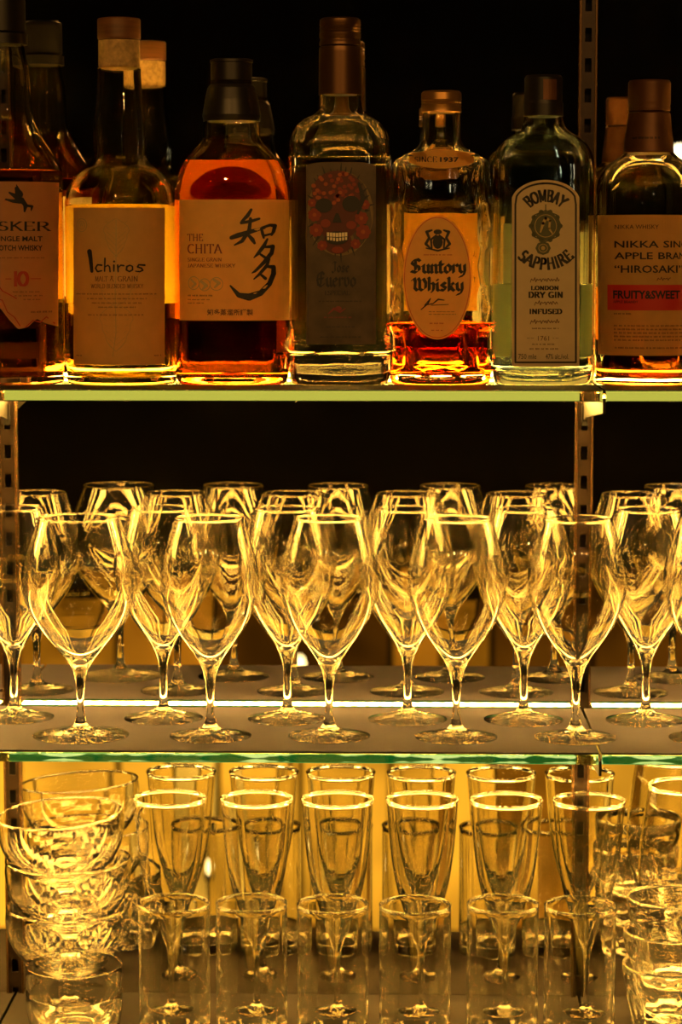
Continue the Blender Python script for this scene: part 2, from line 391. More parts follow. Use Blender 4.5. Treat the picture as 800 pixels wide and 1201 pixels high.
def sans(s, x0, x1, yb, yt, bold=0.0, warp=None):
    """lettering in Blender's own font, fitted into a pixel box"""
    key = (s, bold)
    if key not in _tc:
        cu = bpy.data.curves.new('t', 'FONT'); cu.body = s; cu.offset = bold; cu.resolution_u = 2
        ob = bpy.data.objects.new('t', cu); C.objects.link(ob)
        me = bpy.data.meshes.new_from_object(ob)
        V = [(v.co.x, v.co.y) for v in me.vertices]; Fc = [tuple(p.vertices) for p in me.polygons]
        bpy.data.objects.remove(ob); bpy.data.curves.remove(cu); bpy.data.meshes.remove(me)
        xs = [v[0] for v in V]; ys = [v[1] for v in V]
        _tc[key] = (V, Fc, min(xs), max(xs), min(ys), max(ys))
    V, Fc, a, b, c, d = _tc[key]
    fn = (lambda u, v: (x0 + u * (x1 - x0), yb + v * (yt - yb))) if warp is None else warp
    W = [fn((v[0] - a) / (b - a), (v[1] - c) / (d - c)) for v in V]
    return [[W[i] for i in f] for f in Fc]

class Face:
    """the front (or back) face of a bottle on which print is laid"""
    def __init__(s, root, Yc, surf, Yf):
        s.root, s.Yc, s.surf, s.Yf = root, Yc, surf, Yf
        s.x0, s.z0 = root.location.x, root.location.z
    def p3(s, px, py, off):
        x, z = at(px, py, s.Yf)
        x -= s.x0; z -= s.z0
        return (x, s.surf(x, z) - off, z)
    def decal(s, name, polys, m, parent, off):
        bm = bmesh.new()
        for P in polys:
            if len(P) < 3: continue
            vs = [bm.verts.new(s.p3(x, y, off)) for x, y in P]
            try: bm.faces.new(vs)
            except ValueError: pass
        # make every face look at the viewer
        bm.normal_update()
        for f in bm.faces:
            if f.normal.y > 0: f.normal_flip()
        return tag(bm_obj(name, bm, m, parent, fix=False), kind='stuff' if len(polys) > 12 else None)
    def sheet(s, name, outline, m, parent, off=0.0003, thick=0.00025, step=3.0):
        """label: outline as function top(px)->(ytop,ybot); gridded so that it follows the glass"""
        x0, x1, top, bot = outline
        n = max(2, int((x1 - x0) / step)); rows = 8
        bm = bmesh.new(); fr = []; bk = []
        for i in range(n + 1):
            px = x0 + (x1 - x0) * i / n; a, b = top(px), bot(px)
            fr.append([bm.verts.new(s.p3(px, a + (b - a) * j / rows, off + thick)) for j in range(rows + 1)])
            bk.append([bm.verts.new(s.p3(px, a + (b - a) * j / rows, off)) for j in range(rows + 1)])
        for i in range(n):
            for j in range(rows):
                bm.faces.new((fr[i][j], fr[i][j+1], fr[i+1][j+1], fr[i+1][j]))
                bm.faces.new((bk[i][j], bk[i+1][j], bk[i+1][j+1], bk[i][j+1]))
        for j in range(rows):
            bm.faces.new((fr[0][j], bk[0][j], bk[0][j+1], fr[0][j+1])); bm.faces.new((fr[n][j], fr[n][j+1], bk[n][j+1], bk[n][j]))
        for i in range(n):
            bm.faces.new((fr[i][0], fr[i+1][0], bk[i+1][0], bk[i][0])); bm.faces.new((fr[i][rows], bk[i][rows], bk[i+1][rows], fr[i+1][rows]))
        return bm_obj(name, bm, m, parent)
def const(v): return lambda x: v
def lines_of(x0, x1, y, h, seed, centre=True):
    """a line of illegibly small print as word-length dashes"""
    r = random.Random(seed); out = []; x = x0
    while x < x1 - 1:
        wd = r.uniform(2.0, 6.0); wd = min(wd, x1 - x)
        xx = x
        while xx < x + wd - .5:
            out.append([(xx, y), (xx + .75, y), (xx + .75, y - h * r.choice((1, 1, .7))), (xx, y - h)]); xx += 1.25
        x += wd + 1.5
    return out

# ------------------------------------------------------------------ the setting
def structure(name, m, *a):
    return tag(box_obj(name, m, None, *a), kind='structure')
structure('floor', 'floor', -2.4, 2.4, -3.6, 0.1, -0.05, 0.0)
structure('ceiling', 'wall', -2.4, 2.4, -3.6, 0.1, 2.6, 2.65)
structure('wall_back', 'wall', -2.4, 2.4, 0.012, 0.1, 0.0, 2.6)
structure('wall_front', 'wall', -2.4, 2.4, -3.65, -3.6, 0.0, 2.6)
structure('wall_left', 'wall', -2.45, -2.4, -3.6, 0.1, 0.0, 2.6)
structure('wall_right', 'wall', 2.4, 2.45, -3.6, 0.1, 0.0, 2.6)

XL = at(11, 600, 0)[0]; XR = at(684, 600, 0)[0]; PIT = XR - XL
HW = 0.0072
XS = [XL - PIT, XL, XR, XR + PIT]
# mirrors
for i, lab in enumerate(('mirror panel left of the left slotted upright', 'wide mirror panel between the two slotted uprights behind the shelves',
                         'mirror panel right of the right slotted upright')):
    o = box_obj('mirror_panel', 'mirror', None, XS[i] + HW, XS[i+1] - HW, 0.0, 0.006, 0.70, 2.30)
    tag(o, lab, 'mirror', 'mirror panels behind the shelves')
# slotted uprights
def upright(x, label):
    t = thing('shelf_upright', (x, 0, 0.70), label, 'shelf upright', 'slotted shelf uprights')
    bm = bmesh.new(); H = 1.6; p = 0.0232; sw = 0.0026
    for s in (-1, 1):
        box(bm, *sorted((s * sw, s * 0.0052)), -0.0042, -0.0030, 0, H)
    z = 0.0; k = 0
    while z < H:
        box(bm, -sw, sw, -0.0042, -0.0030, z, min(H, z + 0.0125)); z += p
    bm_obj('slotted_face', bm, 'steel_dark2', t)
    for s in (-1, 1):
        box_obj('side_rail', 'steel', t, *sorted((s * 0.0052, s * 0.0070)), -0.0052, 0.010, 0, H, bevel=0.0003)
    box_obj('channel_back', 'dull_black', t, -0.0052, 0.0052, 0.008, 0.010, 0, H)
    return t
M['steel_dark2'] = princ('slotted_steel', (0.045, 0.028, 0.02), 0.3, metal=0.5, noise=0.3, nscale=60)
upright(XL, 'slotted metal upright at the left edge behind the stacked coupes')
upright(XR, 'slotted metal upright right of centre behind the gin bottle')
# shelves: one pane per bay, resting on bracket arms
def shelf_bay(z, x0, x1, gl, mt, lab, labm, thick=0.0082):
    t = thing('glass_shelf', ((x0 + x1) / 2, -SD / 2, z - thick), lab, 'shelf', 'glass shelf panes')
    cx = (x0 + x1) / 2
    bm = bmesh.new(); box(bm, x0 - cx, x1 - cx, -SD / 2, SD / 2 - (0.0125 if z != ZB else 0.0003), 0, thick - (0.0012 if mt else 0))
    bmesh.ops.recalc_face_normals(bm, faces=bm.faces[:])
    fe = [e for e in bm.edges if abs(e.verts[0].co.y + SD/2) < 1e-5 and abs(e.verts[1].co.y + SD/2) < 1e-5]
    bmesh.ops.bevel(bm, geom=fe, offset=0.0008, segments=2, affect='EDGES', profile=0.5)
    bm_obj('glass_pane', bm, gl, t)
    if z == ZT: box_obj('mat_or_reflection_strip', 'dull_black', t, x0 - cx, x1 - cx, -SD / 2 + 0.001, -SD / 2 + 0.075, thick, thick + .0002)  # black strip added in place of the dark reflection in bare glass
    if mt: box_obj('mat_or_reflection_strip', mt, t, x0 - cx, x1 - cx, -SD / 2 + 0.002, SD / 2 - (0.012 if z != ZB else 0.0003), thick - 0.0010, thick)
    return t
G = 0.0012
for z, gl, mt, nm in ((ZT, 'shelf_glass', None, 'top'), (ZM, 'shelf_glass_b', 'mat_grey', 'middle'), (ZB, 'shelf_glass', 'mat_brown', 'bottom')):
    what = {'top': 'bottles', 'middle': 'wine glasses', 'bottom': 'flutes and tumblers'}[nm]
    shelf_bay(z, XL + G - PIT, XL - G, gl, mt, '%s glass shelf pane, bay left of the left upright' % nm, '')
    shelf_bay(z, XL + G, XR - G, gl, mt, '%s glass shelf pane carrying most of the %s' % (nm, what), '')
    shelf_bay(z, XR + G, XR + PIT - G, gl, mt, '%s glass shelf pane, bay right of the right upright' % nm, '')
    # LED profile along the rear edge of the shelf
    for i in range(3):
        a, b = XS[i] + 0.009, XS[i+1] - 0.009
        if nm != 'bottom': t = thing('light_strip', ((a + b) / 2, 0, z - 0.0100), 'warm light strip along the rear edge of the %s shelf, %s bay' % (nm, ('left', 'centre', 'right')[i]), 'light strip', 'light strips behind the shelves')
        h = (b - a) / 2
        if nm != 'bottom': box_obj('edge_diffuser', 'edge_streaks_b' if nm == 'middle' else 'led_edge', t, -h, h, -0.0122, -0.0112, 0.0012, 0.0112)
        if nm != 'bottom': box_obj('profile', 'steel', t, -h, h, -0.0112, -0.0010, 0.0012, 0.0102, bevel=0.0003)
        if nm != 'bottom': box_obj('top_diffuser', 'led', t, -h, h, -0.0110 if nm == 'top' else -0.0055, -0.0020, 0.0101, 0.0125 if nm == 'top' else 0.0108)
        if nm != 'bottom': box_obj('lower_diffuser', 'led', t, -h, h, -0.0105, -0.0022, -0.0060, 0.0010)
        for yb, wb in {'top': ((-.100, 'at mid depth'), (-.055, 'towards the rear, added unseen')), 'middle': ((-.072, 'at mid depth'), (-.134, 'near the front')), 'bottom': ()}[nm]:  # second bar added under both shelves, out of sight, to brighten rims and bowls
            bw = .010 if 'front' in wb else .005
            t = thing('under_shelf_light', ((a + b) / 2, yb, z - 0.0084), 'slim warm light bar under the %s shelf %s, %s bay' % (nm, wb, ('left', 'centre', 'right')[i]), 'light strip', 'light bars under the shelves')
            box_obj('housing', 'steel', t, -h, h, -bw - .001, bw + .001, -0.0030, 0, bevel=0.0003)
            box_obj('lower_diffuser', 'led_down', t, -h, h, -bw, bw, -0.0042, -0.0031)
    for x, wh in ((XL, 'left'), (XR, 'right')):
        t = thing('shelf_bracket', (x, 0, z - 0.0095), 'black bracket arm under the %s shelf at the %s upright' % (nm, wh), 'bracket', 'shelf brackets')
        bm = bmesh.new()
        v = [(-.0056, .000), (-.0056, -.024), (-.03, -.020), (-SD + .004, -.007), (-SD - .001, -.007), (-SD - .001, .004), (-SD + .0002, .004), (-SD + .0002, .0003), (-.0056, .0003)]
        A = [bm.verts.new((-.0010, y, zz)) for y, zz in v[1:]]; B = [bm.verts.new((.0010, y, zz)) for y, zz in v[1:]]
        bm.faces.new(A); bm.faces.new(B[::-1])
        for i in range(len(A)):
            j = (i + 1) % len(A); bm.faces.new((A[i], A[j], B[j], B[i]))
        bm_obj('arm', bm, 'bracket', t)
        box_obj('hook', 'bracket', t, -.0022, .0022, -.0085, -.0005, -.028, -.012)

# ------------------------------------------------------------------ bottles
YB = YS(1.052)
def bottle(name, cx, label, prof, gl, liquid=None, level=None, depth=1.0, n=2.0, wall=0.0022, base=0.006, Y=YB, wob=None, seg=64, taper=None):
    """prof: (half width px, y px) from the base up. returns root, converter"""
    X, _ = at(cx, 400, Y)
    root = thing(name, (X, Y, ZT + .0003), label, 'bottle', 'spirit bottles on the top shelf')
    k = kk(Y)
    pts = []
    for h, y in prof:
        z = at(cx, y, Y)[1] - ZT
        pts.append((h * k, max(z, 0.0)))
    pts[0] = (pts[0][0], 0.0)
    pts = chaikin([(pts[0][0] * 0.9, 0.0)] + pts, 2)
    zneck = at(cx, taper, Y)[1] - ZT if taper else 9
    hmax = max(p[0] for p in pts)
    def shape(r, z):
        # square section in the body turning round at the neck
        q = 1.0 if not taper else max(0.0, min(1.0, (r - 0.016) / (hmax - 0.016)))
        q = q ** 0.6
        nn = 2.0 + (n - 2.0) * q
        dd = 1.0 + (depth - 1.0) * q
        return (r, r * dd, z, nn)
    outer = [shape(r, z) for r, z in pts]
    inner = []
    for r, z in pts:
        if z > base and r > wall + 0.003:
            a = shape(r, z); inner.append((a[0] - wall, a[1] - wall, z, a[3]))
    f = inner[0]
    inner = [(f[0] * 0.86, f[1] * 0.86, base, f[3])] + [(f[0] * 0.97, f[1] * 0.97, base + .0008, f[3])] + inner
    P = [(0, 0, 0.0016, 2)] + [(outer[0][0] * .75, outer[0][1] * .75, 0.0016, outer[0][3])] + outer + inner[::-1] + [(0, 0, base + 0.003, 2)]
    bm_obj('glass_body', loft(P, seg, wob), gl, root, True)
    if liquid:
        zl = at(cx, level, Y)[1] - ZT
        e = 0.00018
        L = [(a + e, b + e, z - (e if i == 0 else 0), c) for i, (a, b, z, c) in enumerate(inner) if z < zl]
        last = L[-1]
        # ring exactly at the level
        up = [q for q in inner if q[2] >= zl]
        if up:
            u = up[0]; tt = (zl - last[2]) / max(1e-6, u[2] - last[2])
            L.append((last[0] + (u[0] + e - last[0]) * tt, last[1] + (u[1] + e - last[1]) * tt, zl, u[3]))
        L = [(0, 0, base + 0.003 - e, 2)] + L + [(L[-1][0] * .985, L[-1][1] * .985, zl - .0003, L[-1][3]), (0, 0, zl - .0003, 2)]
        bm_obj('liquid', loft(L, seg, (lambda x, y, z, a, hx: wob(x, y, z, a, hx)) if wob else None), liquid, root, True)
    return root
def surf_round(R): return lambda x, z: -math.sqrt(max(1e-9, R * R - min(abs(x), R * .995) ** 2))
def surf_super(hx, hy, n): return lambda x, z: -hy * (max(0.0, 1 - (min(abs(x), hx * .99) / hx) ** n)) ** (1 / n)
def cap(root, name, cx, prof, m, Y=YB, ribs=0, parent=None):
    k = kk(Y); pts = [(h * k, at(cx, y, Y)[1] - ZT) for h, y in prof]
    wob = None
    if ribs:
        wob = lambda x, y, z, a, hx: (x * (1 + .018 * math.cos(a * ribs)), y * (1 + .018 * math.cos(a * ribs)))
    return bm_obj(name, lathe([(0, pts[0][1])] + pts + [(0, pts[-1][1])], 64 if not ribs else ribs * 4, wob), m, parent or root, False if ribs else True)
def sharpen(o, ang=0.6):
    o.data.shade_smooth() if hasattr(o.data, 'shade_smooth') else None
    try: o.data.set_sharp_from_angle(angle=ang)
    except Exception: pass
    return o
def back_label_or_glow(root, cx, hw, y0, y1, R, m='back_paper', depth=1.0, n=2.0, hx=None, Y=YB):
    k = kk(Y); z1 = at(cx, y0, Y)[1] - ZT; z0 = at(cx, y1, Y)[1] - ZT
    bm = bmesh.new(); N = 16; cols = []
    for i in range(N + 1):
        x = -hw * k + 2 * hw * k * i / N
        y = -(surf_round(R)(x, 0) if n == 2 else surf_super(R, R * depth, n)(x, 0)) + .0003
        cols.append([bm.verts.new((x, y + d, z)) for d, z in ((0, z0), (0, z1), (.0002, z1), (.0002, z0))])
    for a, b in zip(cols[:-1], cols[1:]):
        for j in range(4): bm.faces.new((a[j], a[(j+1) % 4], b[(j+1) % 4], b[j]))
    bm.faces.new(cols[0]); bm.faces.new(cols[-1][::-1])
    return tag(bm_obj('back_label_or_glow', bm, m, root), 'plain paper label or glow sheet on the back of the bottle')

# 1 --- island malt at the left edge
cx = 10
b1 = bottle('whisky_bottle', cx, 'dark-capped whisky bottle cut by the left edge of the photo, pale map-shaped label', [(65,448),(66,440),(66,205),(64,195),(56,180),(42,160),(33,140),(31,125),(30,100),(28,80),(24,62),(22,52),(20,20)], 'flint', 'orange_whisky', 201)
R = 66 * kk(YB); fc = Face(b1, YB, surf_round(R), YB - R * .9)
sharpen(cap(b1, 'cap', cx, [(21,40),(23,40),(25,38),(25,2),(24,-2),(20,-4)], 'black_cap'))
sharpen(cap(b1, 'neck_seal', cx, [(24,53),(27,53),(27,41),(24,41)], 'black_cap'))
def bot1(px):
    pts = [(-48,372),(-30,350),(-10,352),(2,362),(12,375),(22,386),(32,384),(42,374),(52,380),(64,384)]
    for (a, ya), (b, yb) in zip(pts[:-1], pts[1:]):
        if a <= px <= b: return ya + (yb - ya) * (px - a) / (b - a)
    return 380
lb = fc.sheet('label', (-44, 63, const(213), bot1), 'paper_pink', b1, step=2)
T = nibtext('TALISKER', ROM, NR, -53, 55, 270.5, 260, .1, .1)
T += sans('SINGLE MALT', -4, 48, 283, 277, .02) + sans('SCOTCH WHISKY', -8, 48, 294, 287.5, .02)
fc.decal('lettering', T, 'ink', lb, .0009)
fc.decal('small_print', lines_of(-30, 50, 303, 1.2, 1) + lines_of(16, 48, 343, 1.3, 2) + lines_of(18, 48, 347.5, 1.3, 3) + lines_of(28, 46, 352, 1.3, 4) + lines_of(36, 58, 367, 2.2, 5), 'ink_brown', lb, .0009)
T = nibtext('IO', ROM, NRB, 17, 33, 335, 319, .05, .14)
T += line([(-20,330),(-2,333),(4,341),(15,347),(20,350)], 1.4) + line([(-10,348),(4,352),(10,366),(18,372),(24,382)], 1.2) + line([(30,384),(38,376),(46,378),(52,372),(60,380)], 1.2)
T += line([(8,327),(14,327)], 1) + line([(36,327),(46,327)], 1) + line([(-30,235),(8,235)], .8) + line([(38,235),(60,235)], .8)
fc.decal('age_number', T, 'ink_red', lb, .0009)
T = brush([(20,221),(23,228),(20,236)], [4,9,4]) + brush([(12,226),(20,231),(28,238)], [2,6,5]) + brush([(8,234),(16,236),(24,236)], [2,4,6]) + brush([(26,234),(30,241),(29,248)], [5,5,2]) + brush([(30,241),(37,242),(36,247)], [3,3,1]) + brush([(22,222),(20,217)], [3,1])
fc.decal('bird_emblem', T, 'ink', lb, .0010)
back_label_or_glow(b1, cx, 58, 225, 352, R, 'back_paper')

# 2 --- leaf label
cx = 143
b2 = bottle('whisky_bottle', cx, 'round whisky bottle with wooden stopper and cream label showing a faint tall leaf', [(64,447),(65,440),(65,250),(65,235),(61,218),(50,203),(36,194),(31,186),(30,175),(31,160),(30,140),(28,122),(26,105),(25,90),(25,80)], 'flint', 'pale_whisky', 241)
R = 65 * kk(YB); fc = Face(b2, YB, surf_round(R), YB - R * .9)
st = sharpen(cap(b2, 'stopper', cx, [(20,48),(24,47.5),(25,46),(25,24),(24,22.5),(20,22)], 'wood_cap'))
sharpen(cap(b2, 'cork', cx, [(18,82),(22,81),(24,78),(24,48.4),(20,48.2)], 'cork', parent=st))
lb = fc.sheet('label', (84, 191, lambda x: 243.5, lambda x: 428), 'paper', b2)
T = brush([(105,295),(106.5,304),(108,318)], [6,5,4]) + brush([(120,311),(115,310.5),(112.5,314.5),(115,318.5),(120,317.5)], [2.2,1.8,2,2,1.6]) + brush([(124,303),(123.5,318)], [2,1.8]) + brush([(124,313),(127.5,311),(129.5,313),(130,318.5)], [1.4,1.6,1.8,1.8])
T += brush([(134.5,311),(134.5,318)], [2.2,1.8]) + [ell(134.8, 306.6, 1.3, 1.2, 8)] + brush([(139,311),(139.5,318.5)], [2.2,1.8]) + brush([(139.5,314),(142.5,311),(146,311.5)], [1.3,1.8,2]) + brush([(153,311),(149.5,312.5),(149,316.5),(152.5,318.5),(156,316.5),(156,312.5),(153,311)], [1.8,2,2,1.8,1.8,1.6,1.6]) + brush([(169.5,311),(163,310.5),(161.5,313),(166,314.5),(167.5,317),(164,318.6),(159.5,318)], [2.4,1.8,1.8,2,1.8,1.8,1.4])
fc.decal('lettering', T, 'ink', lb, .0009)
T = nibtext('MALT', ROM, NR, 112, 127, 330, 324, .08, .1) + nibtext('GRAIN', ROM, NR, 139, 162, 330, 324, .08, .1) + line([(130,329),(133,324),(131,324),(134,330)], .8)
T += nibtext('WORLD BLENDED WHISKY', ROM, NR, 107, 168, 338, 333, .1)
fc.decal('subtitle', T, 'ink_brown', lb, .0009)
T = []
for i, (a, b, y) in enumerate(((88,184,345.5),(102,172,351),(108,166,356),(116,160,361),(103,169,370),(88,96,418),(180,188,418))): T += lines_of(a, b, y, 1.5, 20 + i)
fc.decal('small_print', T, 'ink_brown', lb, .0009)
T = line([(137,258),(137,300),(136,345),(137,390),(133,418)], .9)
def leaf(y0, y1, w_, n_):
    out = []
    for s_ in (-1, 1):
        out += line([(137, y0)] + [(137 + s_ * w_ * (1 - (i / 9)) ** .5 * min(1, i / 2.2) * (1 + .1 * (i % 2)), y0 + (y1 - y0) * i / 9) for i in range(1, 10)], .55)
        for i in range(n_):
            yy = y0 + (y1 - y0) * (i + 1.3) / (n_ + 1); out += line([(137, yy + 5), (137 + s_ * w_ * .75 * (1 - i / (n_ + 2)) ** .5, yy - 5)], .4)
    return out
T += leaf(256, 300, 17, 6) + leaf(300, 360, 30, 6) + leaf(355, 412, 22, 7)
T += ring(95, 264, 7, 8, .9) + ring(95, 264, 4.5, 5, .7) + sans('W', 92.5, 97.5, 266, 261)
fc.decal('leaf_drawing', T, 'ink_faint', lb, .0007)
back_label_or_glow(b2, cx, 60, 243, 357, R, 'back_paper')

# 3 --- brush characters
cx = 273
b3 = bottle('whisky_bottle', cx, 'broad whisky bottle with black-capped neck and cream label of two large black brush characters', [(63,449),(66,442),(67,425),(67,250),(66,225),(62,205),(54,188),(44,176),(35,167),(33,160),(33,147),(31,140),(27,132),(25,110),(24,95)], 'flint', 'amber_whisky', 190, depth=.82, n=2.9, taper=170)
hx = 67 * kk(YB); fc = Face(b3, YB, surf_super(hx, hx * .82, 2.9), YB - hx * .8)
sharpen(cap(b3, 'cap', cx, [(22,100),(24,99),(24,75),(25,74),(25,71),(22,70)], 'black_cap'))
sharpen(cap(b3, 'neck_foil', cx, [(27,143),(33,143),(34,136),(31,118),(28,104),(25,100),(24,100)], 'black_cap'))
lb = fc.sheet('label', (209, 338, const(234), const(376)), 'paper_gold', b3)
def c2(P): return [(200 + x / 2.554, y / 2.554) for x, y in P]
def br(P, W): return brush(c2(P), [v / 2.554 for v in W])
T = br([(242,628),(232,645),(214,664)], [8,12,8]) + br([(212,668),(240,663),(266,655)], [8,10,7]) + br([(183,712),(200,706),(240,694),(282,682)], [12,15,13,7]) + br([(240,655),(236,690),(215,722),(192,734)], [9,12,11,4]) + br([(232,702),(246,718),(252,728)], [8,13,8])
T += br([(272,684),(276,700),(279,712)], [8,10,7]) + br([(274,682),(298,674),(312,676),(308,692),(302,704)], [7,9,12,11,6]) + br([(280,706),(302,700)], [7,6])
T += br([(290,716),(280,736),(262,760),(250,772)], [6,12,10,3]) + br([(284,740),(306,738),(302,758),(280,786),(254,812),(244,818)], [7,12,13,12,8,3]) + br([(270,762),(284,772)], [7,9])
T += br([(296,776),(288,796),(266,822),(250,836)], [6,11,9,4]) + br([(290,798),(308,800),(308,820),(296,850),(270,878),(236,890),(205,884),(180,856)], [8,13,15,15,17,22,15,5]) + br([(268,820),(284,834)], [7,10])
fc.decal('brush_characters', T, 'ink', lb, .0009)
T = nibtext('THE', ROM, NR, 219.5, 238, 282.5, 274.5, .12, .1) + nibtext('CHITA', ROM, NR, 219.5, 260, 297, 286.5, .1, .1)
T += nibtext('SINGLE GRAIN', ROM, NR, 219.5, 260, 306.5, 302.5, .12) + nibtext('JAPANESE WHISKY', ROM, NR, 219.5, 276, 313.5, 309.5, .12)
fc.decal('lettering', T, 'ink_wine', lb, .0009)
fc.decal('round_seals', ring(227, 332, 7, 8, .9) + ring(240, 334, 7, 7.5, .9) + ring(254, 333, 8, 8, .9) + brush([(236,330),(242,335),(238,339)], [3,4,2]) + brush([(251,328),(257,332),(252,337)], [3,4,2]) + brush([(224,328),(229,333),(225,337)], [2,3,2]), 'ink_faint', lb, .0008)
fc.decal('small_print', lines_of(220, 250, 347.5, 1.8, 40) + lines_of(220, 246, 352, 1.2, 41) + lines_of(220, 240, 356, 1.2, 42) + sans('知多蒸溜所謹製', 243, 297, 370, 362.5, .02), 'ink_brown', lb, .0009)
back_label_or_glow(b3, cx, 62, 236, 375, hx, 'back_paper', .82, 2.9)

# 4 --- skull print tequila
cx = 399
b4 = bottle('tequila_bottle', cx, 'tall clear squared bottle with bronze screw cap and red flowered skull print', [(55,448),(58,444),(59,430),(59,180),(58,165),(52,150),(42,141),(30,135),(26,130),(25,122),(24,112),(22,60)], 'flint', 'spirit', 185, depth=.80, n=5.0, base=.022, taper=150, wall=.0028)
hx = 59 * kk(YB); fc = Face(b4, YB, surf_super(hx, hx * .80, 5.0), YB - hx * .8)
c_ = sharpen(cap(b4, 'cap', cx, [(22,55),(24,54),(24,50),(23.2,48.5),(23.2,46.5),(24,45),(24,40),(23.3,39),(24,38),(23.2,36),(24,34),(23.2,32),(24,30),(23.5,24),(21,22)], 'brown_foil', ribs=0))
sharpen(cap(b4, 'foil_sleeve', cx, [(23,112),(25,112),(24.5,60),(24,56),(22,55.2)], 'brown_foil'))
lb = fc.sheet('printed_panel', (359, 441, lambda x: 190 + 4 * (abs(x - 400) / 41) ** 4, const(404)), 'print_dark', b4)
T = []
for i in range(34):
    a = 2 * math.pi * i / 34 + rnd.uniform(-.06, .06); r0, r1 = 38, rnd.uniform(48, 60)
    p = (397 + r0 * .85 * math.cos(a), 248 + r0 * 1.15 * math.sin(a)); q = (397 + r1 * .72 * math.cos(a), 248 + r1 * 1.0 * math.sin(a))
    q = (min(439, max(361, q[0])), q[1]); T += brush([p, q], [3.2, .7])
fc.decal('ray_print', [ell(399, 250, 39, 50, 28)], 'print_mid', lb, .0006)
fc.decal('rays', T, 'ink', lb, .0007)
T = [hull(ell(396, 226, 30, 26, 24) + ell(396, 262, 24, 20, 16)), ell(396, 284, 17, 14, 16)]
fc.decal('skull_shape', T, 'skull_red', lb, .0009)
T = []; T2 = []
for i in range(60):
    a = rnd.uniform(0, 6.28); r_ = rnd.uniform(0, 1) ** .5; p = (394 + 27 * r_ * math.cos(a), 221 + 19 * r_ * math.sin(a))
    (T if i % 3 else T2).append(ell(*p, 2.6, 2.4, 7, rnd.random()))
for fx, fy, fr_ in ((369,252,8),(371,270,8),(424,256,8),(426,272,9),(417,286,6),(378,288,6),(366,238,5),(428,240,6)):
    for j in range(7): T.append(ell(fx + fr_ * .6 * math.cos(j * .9), fy + fr_ * .6 * math.sin(j * .9), fr_ * .42, fr_ * .42, 8))
    T2.append(ell(fx, fy, fr_ * .3, fr_ * .3, 8))
T += [ell(382, 262, 6, 5, 10), ell(412, 264, 6, 5, 10), ell(396, 293, 7, 4, 10)]
fc.decal('flowers', T, 'flower_red', lb, .0011); fc.decal('flower_centres', T2, 'flower_orange', lb, .0013)
T = [ell(380, 241, 10, 8.5, 16), ell(412, 239, 10.5, 9.5, 16), hull([(394,250),(390,261),(396,258),(401,261),(397,250)]), hull(ell(395, 279, 14, 8, 14))]
T += brush([(421,215),(426,232),(420,250)], [3,6,3])
fc.decal('eye_sockets', T, 'ink', lb, .0015)
T = []
for i in range(7):
    x = 383.5 + i * 3.5; d = abs(i - 3) * .7
    T += [[(x, 273.2 - d * .3), (x + 2.9, 273.2 - d * .3), (x + 2.9, 278 - d * .3), (x, 278 - d * .3)], [(x + .3, 279 - d * .4), (x + 2.7, 279 - d * .4), (x + 2.7, 283 - d * .7), (x + .3, 283 - d * .7)]]
fc.decal('teeth', T, 'ink_white', lb, .0017)
T = nibtext('Jose', BLK, NB, 389, 410, 319, 307, .02) + nibtext('Cuervo', BLK, NB, 371, 418, 336, 319, .02) + nibtext('ESPECIAL', ROM, NR, 381, 410, 346, 341, .08)
fc.decal('lettering', T, 'ink', lb, .0009)
T = brush([(385,368),(392,362),(399,366),(405,362)], [1, 3, 2, 1]) + [ell(397, 362, 4, 3, 10)] + lines_of(380, 412, 373, 1.6, 50)
fc.decal('small_crest', T, 'ink_wine', lb, .0009)
fc.decal('small_print', lines_of(374, 424, 354, 1.4, 51) + lines_of(382, 418, 384, 1.4, 52) + lines_of(376, 424, 396, 1.6, 53), 'ink', lb, .0009)

# 5 --- tortoiseshell cut bottle
cx = 516.5
def wob5(x, y, z, a, hx_):
    if hx_ < 0.030 or z < .008: return x, y
    # hexagonal cut facets sunk into the four flat sides
    fac = 0
    zz = (z - .012) / .030; u = x / .024
    q = int(math.floor(zz)); fz = zz - q
    uu = (u + (.5 if q % 2 else 0)) % 1.0
    d = max(abs(fz - .5) * 1.0, abs(uu - .5) * 1.15 + abs(fz - .5) * .25)
    fac = .0024 * max(0.0, 1 - (d / .5) ** 5)
    s_ = 1 - fac / .035
    return x * s_, y * s_
prof5 = [(56,450),(59,444),(60,432)] + [(60, 432 - i * 8) for i in range(1, 29)] + [(59,200),(55,190),(46,183),(36,179),(26,172),(23,164),(22,150),(22,140),(21,135),(20,120)]
b5 = bottle('whisky_bottle', cx, 'squat squared whisky bottle cut with hexagons, gold screw cap and oval orange label', prof5, 'flint', 'red_whisky', 378, depth=.72, n=4.2, taper=190, wob=wob5, seg=112, wall=.003, base=.007)
hx = 60 * kk(YB); fc = Face(b5, YB, surf_super(hx, hx * .72, 4.2), YB - hx * .72)
sharpen(cap(b5, 'cap', cx, [(22,133),(23.4,132),(23,126),(23.5,124),(22.7,122.5),(23.5,121),(22.7,119.5),(23.5,118),(23.2,110),(21,107.5)], 'gold_cap', ribs=0))
def oval(px): return math.sqrt(max(0, 1 - ((px - 513) / 40.5) ** 2)) * 72.5
lb = fc.sheet('oval_label', (472.6, 553.4, lambda x: 325.5 - oval(x), lambda x: 325.5 + oval(x)), 'paper_gold', b5, step=1.5)
fc.decal('label_border', ring(513, 325.5, 39, 71, 1.0, 40), 'ink_orange', lb, .0007)
NB2 = [(-.10, -.062), (-.068, -.092), (.10, .062), (.068, .092)]
T = nibtext('Suntory', BLK, NB2, 481, 547, 320, 304, .0) + nibtext('Whisky', BLK, NB2, 483, 544, 341, 325.5, .0)
fc.decal('lettering', T, 'ink', lb, .0009)
